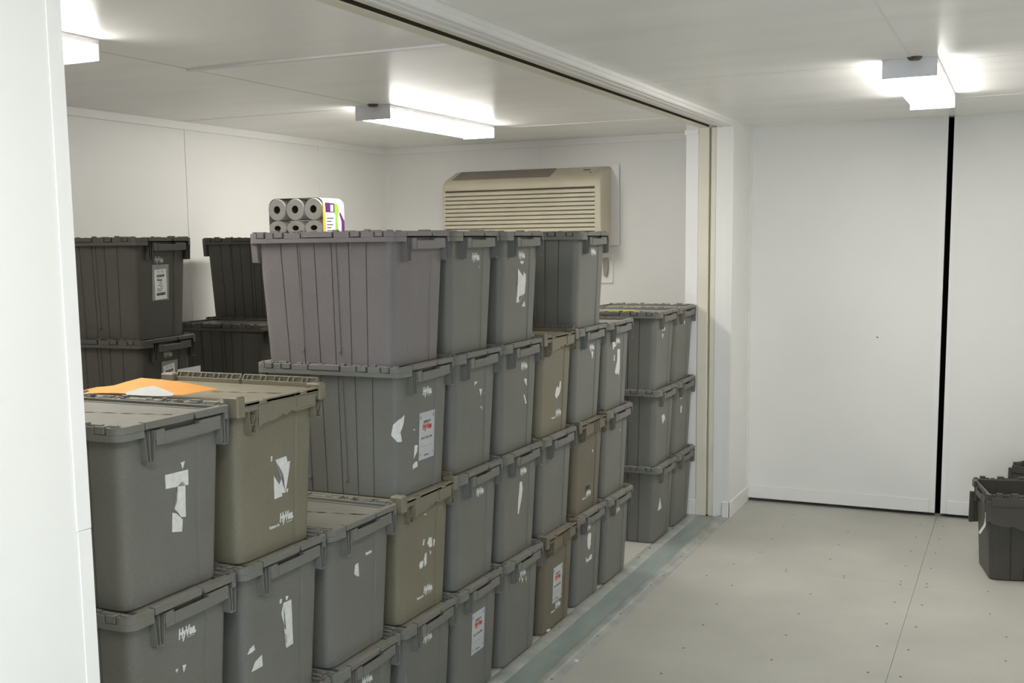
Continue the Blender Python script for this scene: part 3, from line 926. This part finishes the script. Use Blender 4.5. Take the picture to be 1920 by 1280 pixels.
T_('A23', 2, 3, 'B', 'olive tote with a hand-shaped white scrap and low logo, top of its stack')
T_('A22', 2, 2, 'A', 'plain unmarked grey tote between the two olive ones')
T_('A21', 2, 1, 'C', 'olive tote on the floor with ribbed grip, address label and low logo')
T_('A14', 1, 4, 'A', 'lone grey top-row tote standing apart at the right end of the top row')
T_('A13', 1, 3, 'A', 'grey tote with logo and a small white wedge, carrying the lone top one')
T_('A12', 1, 2, 'C', 'brownish tote with ribbed grip and faded 231 written on it')
T_('A11', 1, 1, 'A', 'grey tote on the floor with a fang-shaped scrap and a curved scrap')
T_('A03', 0, 3, 'A', 'grey tote with a tall melted-looking white strip, top of the far end stack')
T_('A02', 0, 2, 'A', 'plain grey tote, middle of the far end stack of the long row')
T_('A01', 0, 1, 'A', 'grey tote on the floor, bottom of the far end stack of the long row')
for key, y, k, lab in (('D13', 0.605, 3, 'grey tote with yellow strip on its lid, beyond the gap in the row'),
                       ('D12', 0.605, 2, 'grey tote under the one with the yellow strip, middle of three'),
                       ('D11', 0.605, 1, 'grey tote on the floor beyond the gap, with a tall white triangle scrap'),
                       ('D03', 1.0, 3, 'grey tote touching the cream post, top of three'),
                       ('D02', 1.0, 2, 'grey tote touching the cream post, middle of three'),
                       ('D01', 1.0, 1, 'grey tote on the floor against the cream post, bottom of three')):
    TOTES.append((key, (X0, y, STEP * (k - 1)), 0.0, 'A', lab, G2))
for k, lab in ((4, 'dark tote with a full pickup slip on its end, topmost at far left'),
               (3, 'dark tote whose pickup slip is half hidden, under the topmost at far left'),
               (2, 'dark tote second from the floor in the far left stack'),
               (1, 'dark tote on the floor at the bottom of the far left stack')):
    d = (-0.02, 0.02) if k == 4 else (0, 0)
    TOTES.append(('E%d' % k, (-1.842 + d[0], -1.687 + d[1], STEP * (k - 1)), 0.08, 'K', lab, G3))
for k, lab in ((3, 'near-black tote behind the two pickup-slip ones, top of its three-high stack'),
               (2, 'near-black tote second from the floor in the three-high rear stack'),
               (1, 'near-black tote on the floor under the three-high rear stack')):
    TOTES.append(('F%d' % k, (-1.62 - HL, -0.775, STEP * (k - 1)), 0.0, 'K', lab, G3))
for k, lab in ((4, 'near-black tote in the left rear directly under the toilet rolls'),
               (3, 'near-black tote third from the floor in the stack that carries the toilet rolls'),
               (2, 'near-black tote second from the floor in the stack that carries the toilet rolls'),
               (1, 'near-black tote on the floor under the stack that carries the toilet rolls')):
    TOTES.append(('G%d' % k, (-1.735 - HL, -0.365, STEP * (k - 1)), 0.0, 'K', lab, G3))

tmpl = {}
roots = {}
for key, loc, rz, kind, lab, grp in TOTES:
    sh = {'V': 'A', 'K': 'A'}.get(kind, kind)
    m = M[TP[kind]]
    first = sh not in tmpl
    if first:
        tmpl[sh] = proto(sh, m)
        KIDS[tmpl[sh].name] = list(tmpl[sh].children)
    r = place(tmpl[sh], first, loc, rz, m)
    tag(r, lab, 'tote', grp)
    roots[key] = r
for key, polys in TORN.items():
    for p in polys:
        torn(roots[key], p, M['tearing'])
for key, (s, z, low) in LOGO.items():
    logo(roots[key], s, z, low, M['logod' if key[0] in 'E' else 'logo'])
address_label(roots['A53'], 0.025, 0.1875)
address_label(roots['A21'], 0.000, 0.195)
address_label(roots['A41'], 0.008, 0.238)
pickup_label(roots['E4'], -0.010, 0.245, True)
pickup_label(roots['E3'], 0.018, 0.258, False)
on_face('handwritten_number', text_mesh('231', 0.045, 0.0010, 0, M['inkb'], 0.62), roots['A12'], 0.125, 0.240)
torn(roots['A12'], [(-0.03, 0.09), (0.03, 0.085), (0.031, 0.118), (-0.028, 0.123)], M['inkb'], 'marker_patch', 0.0001, 0.0001)
rl = bpy.data.objects
for i, (dx, dy) in enumerate(((0.04, 0.23), (0.105, 0.29))):
    o = obj('lid_sticker', B((-0.018, 0.018, -0.01, 0.01, 0, 0.0006)), M['orange'], roots['D13'] if i == 0 else roots['D13'], 0, (0.04 + 0.07 * i, 0.02 + 0.035 * i, H - 0.0095), (0, 0, 0.4))

# ------------------------------------------------------------------ the two open totes on the right
def bent_strip(pts, w, t=0.0006):
    bm = bmesh.new()
    rows = []
    for (x, y, z), s in pts:
        rows.append([bm.verts.new((x, y - w / 2 + s, z)), bm.verts.new((x, y + w / 2 + s, z))])
    for a, b in zip(rows, rows[1:]):
        bm.faces.new((a[0], a[1], b[1], b[0]))
    g_ = bmesh.ops.extrude_face_region(bm, geom=bm.faces[:])
    for v in g_['geom']:
        if isinstance(v, bmesh.types.BMVert): v.co.x += t
    return bm
def open_tote(loc, rz, label, flaps):
    r = empty('open_tote', loc, rz, label, 'tote', 'open empty totes on the right')
    k = M['charcoal']
    put('body', ME['body_open'], r, k)
    put('rim', ME['rim_open'], r, k)
    for a in (0, PI):
        c = math.cos(a)
        put('handle', ME['apA'], r, k, rz=a)
        put('corner_bracket', ME['brw'], r, k, (0, -0.0975 * c, 0), a)
        put('corner_bracket', ME['brn'], r, k, (0, 0.1645 * c, 0), a)
    for s, me in ((-1, ME['f1']), (1, ME['f2'])):
        o = put('lid_flap', me, r, k)
        hy, hz = s * 0.190, H - 0.006
        o.matrix_local = Matrix.Translation((0, s * 0.201, hz + 0.006)) @ Matrix.Rotation(s * math.radians(93), 4, 'X') @ Matrix.Translation((0, -hy, -hz))
    return r
ot = open_tote((1.888, 0.652, 0), math.radians(192.3), 'open empty dark tote with hanging lid flaps, nearest on the floor at right', True)
ot2 = open_tote((2.095, 1.335, 0), math.radians(150), 'open dark tote behind the nearer open one, by the right door', True)
bm = bent_strip([((0.2645, 0.10, 0.345), 0.0), ((0.262, 0.10, 0.30), 0.004), ((0.268, 0.10, 0.262), 0.006), ((0.285, 0.10, 0.215), -0.022)], 0.038)
o = obj('peeling_slip', bm, M['paper'], ot, 0); o['label'] = 'half peeled white slip'
torn(ot, [(0.085, 0.24), (0.118, 0.25), (0.120, 0.165), (0.098, 0.160), (0.086, 0.19)], M['tearing'])

# ------------------------------------------------------------------ papers
def sheet(name, rows, m, label, cat, t=0.0008):
    """rows of points, far to near"""
    bm = bmesh.new()
    vs = [[bm.verts.new(p) for p in r] for r in rows]
    for a, b in zip(vs, vs[1:]):
        for i in range(len(a) - 1):
            bm.faces.new((a[i], b[i], b[i + 1], a[i + 1]))
    g_ = bmesh.ops.extrude_face_region(bm, geom=bm.faces[:])
    for v in g_['geom']:
        if isinstance(v, bmesh.types.BMVert): v.co.z -= t
    return tag(obj(name, bm, m), label, cat)
zl = 1.2925
far = [(-0.134, 0.0235), (-0.165, 0.027), (-0.196, 0.0305), (-0.237, 0.035), (-0.278, 0.0385), (-0.34, 0.041), (-0.397, 0.0425), (-0.45, 0.030), (-0.496, 0.0175), (-0.53, 0.013), (-0.56, 0.010)]
near = [(-0.173, 0.018), (-0.20, 0.016), (-0.23, 0.015), (-0.26, 0.015), (-0.30, 0.014), (-0.35, 0.013), (-0.40, 0.012), (-0.45, 0.010), (-0.49, 0.007), (-0.53, 0.005), (-0.56, 0.004)]
R = []
for j in range(5):
    f = j / 4
    R.append([(a[0] + (b[0] - a[0]) * f, -3.10 - 0.09 * f, zl + a[1] + (b[1] - a[1]) * f ** 1.3) for a, b in zip(far, near)])
env = sheet('envelope', R, M['orange'], 'wavy orange envelope lying on the lid of the olive tote', 'envelope')
R = [[(-0.370, -3.189, zl + 0.0145), (-0.33, -3.178, zl + 0.027), (-0.291, -3.170, zl + 0.034), (-0.25, -3.178, zl + 0.028), (-0.205, -3.189, zl + 0.0185)],
     [(-0.365, -3.194, zl + 0.0100), (-0.33, -3.196, zl + 0.0105), (-0.291, -3.197, zl + 0.011), (-0.25, -3.196, zl + 0.012), (-0.210, -3.194, zl + 0.014)]]
sheet('white_letter', R, M['paper'], 'small white letter poking up at the near edge of the orange envelope', 'paper')
nt2 = obj('handwritten_note', B((-0.070, 0.100, -0.060, 0.052, 0, 0.0006)), M['paper'])
p0 = Vector((0.0, 0.135, 0.250))
rE = roots['E3']
nt2.matrix_world = Matrix.Translation(rE.location) @ Matrix.Rotation(rE.rotation_euler.z, 4, 'Z') @ Matrix(((0, 0.05, 1, 0.2588), (1, 0, 0, 0.135), (0, 1, -0.05, 0.238), (0, 0, 0, 1)))
tag(nt2, 'white handwritten note stuck to the lower pickup-slip tote at far left', 'note')
link('handwriting', text_mesh('Happy', 0.045, 0.0, 0.3, M['ink'], 0.9, 0.0002), nt2, (-0.015, 0.020, 0.0008))
ys = obj('yellow_strip', B((-0.09, 0.09, -0.010, 0.010, 0, 0.003)), M['yellow'], None, 0.0005, (-0.23, 0.419, 0.86 + H + 0.0062))
tag(ys, 'bright yellow strip lying on the near lid edge of the tote beyond the gap', 'strip')

# ------------------------------------------------------------------ toilet rolls in their wrapper
tr = empty('toilet_roll_pack', (-1.93, -0.44, 1.7375), 0.0, 'pack of toilet rolls in printed wrapper on the rear dark tote by the left wall', 'toilet paper')
Rr = 0.0585
def roll_mesh():
    bm = bmesh.new()
    n = 28
    prof = [(0.021, 0.0), (Rr - 0.004, 0.0), (Rr - 0.001, 0.004), (Rr - 0.001, 0.100), (0.021, 0.100)]
    rings = []
    for r, y in prof:
        rings.append([bm.verts.new((r * math.cos(2 * PI * i / n), y, r * math.sin(2 * PI * i / n))) for i in range(n)])
    for a, b in zip(rings, rings[1:] + rings[:1]):
        for i in range(n):
            bm.faces.new((a[i], a[(i + 1) % n], b[(i + 1) % n], b[i]))
    return mesh('toilet_roll', bm, M['roll'])
rme = roll_mesh()
bm = bmesh.new()
ring(bm, rrect(0.021, 0.021, 0.0209, 5), rrect(0.019, 0.019, 0.0189, 5), 0, 0.098)
for v in bm.verts: v.co = Vector((v.co.x, v.co.z + 0.001, v.co.y))
box(bm, -0.019, 0.019, 0.06, 0.062, -0.019, 0.019)
cme = mesh('cardboard_core', bm, M['core'])
for j in range(2):
    for k in range(2):
        for i in range(3):
            o = link('toilet_roll', rme, tr, (Rr + i * 2 * Rr, 0.002 + j * 0.102, 0.0395 if k == 0 else 0.079 + Rr))
            if k == 0: o.scale = (1, 1, 0.68)
            link('cardboard_core', cme, o)
Wp, Dp, Hp = 6 * Rr, 0.206, 0.079 + 2 * Rr
def wrapline(t0, t1, d, n=8):
    """outline of the wrapper in x,z from the top left round the right side"""
    return None
bm = bmesh.new()
rr_ = 0.045
out = [(0.0, 0.0)] + arc(rr_, Hp - rr_, rr_ + 0.001, PI, PI / 2, 6) + arc(Wp - rr_, Hp - rr_, rr_ + 0.001, PI / 2, 0, 6) + [(Wp + 0.001, 0.0)]
out = [(-0.001, 0.0)] + out[1:]
inn = [(x + (0.0008 if x < Wp / 2 else -0.0008), z - (0.0008 if z > Hp / 2 else 0)) for x, z in out]
def band(name, y0, y1, i0, i1, m, lift=0.0):
    bm = bmesh.new()
    cxm, czm = Wp / 2, Hp / 2
    P0 = out[i0:i1 + 1]
    a = []
    for x, z in P0:
        nx = 1 if x > cxm else -1
        px_, pz_ = x + nx * lift * (1 if z < Hp - 0.01 else 0.3), z + lift * (1 if z > Hp - rr_ else 0)
        a.append((px_, pz_))
    for k in range(len(a) - 1):
        v = [bm.verts.new(q) for q in ((a[k][0], y0, a[k][1]), (a[k + 1][0], y0, a[k + 1][1]), (a[k + 1][0], y1, a[k + 1][1]), (a[k][0], y1, a[k][1]))]
        bm.faces.new(v)
    bmesh.ops.remove_doubles(bm, verts=bm.verts[:], dist=1e-6)
    g_ = bmesh.ops.extrude_face_region(bm, geom=bm.faces[:])
    for v in g_['geom']:
        if isinstance(v, bmesh.types.BMVert):
            v.co.x += 0.0006 * (1 if v.co.x > cxm else -1); v.co.z += 0.0004 if v.co.z > Hp - rr_ else 0
    return obj(name, bm, m, tr)
N = len(out)
band('wrapper', 0.012, Dp, 0, N - 1, M['wrap'])
Xr = Wp + 0.0018
def patch(name, pts, m, d=0.0004):
    bm = bmesh.new()
    prism(bm, pts, Xr, Xr + d, YZ)
    return obj(name, bm, m, tr)
patch('gold_print', [(0.0, 0.0), (0.020, 0.0), (0.022, 0.10), (0.015, 0.165), (0.0, 0.168)], M['gold'])
patch('purple_print', [(0.028, 0.120), (0.112, 0.120), (0.112, 0.168), (0.024, 0.172)], M['purple'])
patch('white_badge', [(0.072, 0.124), (0.100, 0.124), (0.100, 0.160), (0.072, 0.160)], M['wrap'], 0.0008)
patch('green_print', [(0.112, 0.0), (0.145, 0.0), (0.135, 0.09), (0.155, 0.13), (0.140, 0.165), (0.112, 0.168)], M['green'])
patch('white_panel', [(0.026, 0.0), (0.116, 0.0), (0.118, 0.108), (0.026, 0.108)], M['paper'], 0.0006)
for z in (0.02, 0.036, 0.052, 0.07, 0.086):
    patch('small_print', [(0.036, z), (0.100 - (z * 7 % 0.3) * 0.1, z), (0.100 - (z * 7 % 0.3) * 0.1, z + 0.005), (0.036, z + 0.005)], M['ink'], 0.0008)
patch('purple_print', [(0.175, 0.0), (0.2055, 0.0), (0.2055, 0.075), (0.165, 0.125), (0.158, 0.11), (0.178, 0.07)], M['purple'])

# ------------------------------------------------------------------ air conditioner on the rear wall
ac = empty('air_conditioner', (-1.34, YB - 0.006, 1.66), 0, 'beige louvred wall air conditioner mounted on the rear wall', 'air conditioner')
xa, xb = -0.575, 0.575
prof = [(0.0, 0.0), (0.0, 0.520), (-0.018, 0.524), (-0.185, 0.455), (-0.215, 0.425), (-0.220, 0.385), (-0.190, 0.380), (-0.190, 0.0)]
bm = bmesh.new()
prism(bm, prof, xa, xb, lambda p, d: (d, p[0], p[1]))
obj('housing', bm, M['ac'], ac, 0.004)
def cheek(x0, x1):
    bm = bmesh.new()
    prism(bm, [(0.0, -0.01), (0.0, 0.518), (-0.018, 0.522), (-0.184, 0.455), (-0.214, 0.425), (-0.219, 0.380), (-0.219, -0.01)], x0, x1, lambda p, d: (d, p[0], p[1]))
    return bm
obj('end_panel', cheek(xb - 0.035, xb + 0.010), M['ac'], ac, 0.006)
obj('end_panel', cheek(xa - 0.010, xa + 0.004), M['ac'], ac, 0.006)
obj('louvre_recess', B((xa, xb - 0.03, -0.194, -0.189, 0.0, 0.382)), M['acdark'], ac)
z = 0.372
while z > 0.0:
    bm = bmesh.new()
    prism(bm, [(-0.194, z + 0.004), (-0.217, z - 0.004), (-0.2185, z - 0.023), (-0.2155, z - 0.0245), (-0.194, z - 0.003)], xa, xb - 0.03, lambda p, d: (d, p[0], p[1]))
    obj('louvre', bm, M['ac'], ac)
    z -= 0.0282
def slope(t, lift):          # point on the sloping top, t = 0 at the front edge
    y = -0.180 + t * 0.160
    return (y, 0.457 + (y + 0.180) * 0.413 + lift)
bm = bmesh.new()
q0, q1 = slope(0.02, 0.002), slope(0.95, 0.002)
prism(bm, [q0, q1, (q1[0], q1[1] - 0.004), (q0[0], q0[1] - 0.004)], xa + 0.045, 0.20, lambda p, d: (d, p[0], p[1]))
obj('top_grille', bm, M['acgrille'], ac)
for i in range(9):
    t = 0.06 + i * 0.1
    a, b = slope(t, 0.0015), slope(t + 0.035, 0.0015)
    bm = bmesh.new()
    prism(bm, [a, b, (b[0], b[1] + 0.006), (a[0], a[1] + 0.006)], xa + 0.047, 0.198, lambda p, d: (d, p[0], p[1]))
    obj('grille_bar', bm, M['acgrille'], ac)
a, b = slope(0.10, 0.0012), slope(0.88, 0.0012)
bm = bmesh.new(); prism(bm, [a, b, (b[0], b[1] + 0.003), (a[0], a[1] + 0.003)], 0.255, 0.52, lambda p, d: (d, p[0], p[1]))
obj('control_cover', bm, M['ac'], ac, 0.001)
a, b = slope(0.55, 0.004), slope(0.62, 0.004)
bm = bmesh.new(); prism(bm, [a, b, (b[0], b[1] + 0.001), (a[0], a[1] + 0.001)], 0.415, 0.465, lambda p, d: (d, p[0], p[1]))
obj('badge', bm, M['ink'], ac)
a, b = slope(0.25, 0.004), slope(0.32, 0.004)
bm = bmesh.new(); prism(bm, [a, b, (b[0], b[1] + 0.001), (a[0], a[1] + 0.001)], 0.475, 0.490, lambda p, d: (d, p[0], p[1]))
obj('latch_mark', bm, M['ink'], ac)
obj('wall_sleeve', B((xa - 0.055, xb + 0.065, -0.014, -0.0005, -0.005, 0.535)), M['trim'], ac, 0.002)

oc = empty('wall_outlet', (-0.800, YB, 1.50), 0, 'white outlet plate with a hanging plug on the rear wall under the air conditioner', 'outlet')
obj('outlet_plate', B((-0.055, 0.055, -0.012, 0, -0.10, 0.10)), M['trim'], oc, 0.003)
bm = bmesh.new()
prism(bm, [(-0.012, 0.07), (0.024, 0.075), (0.026, 0.0), (0.015, -0.055), (-0.004, -0.05)], -0.036, -0.012, lambda p, d: (p[0], d, p[1]))
obj('plug', bm, M['plug'], oc, 0.003)
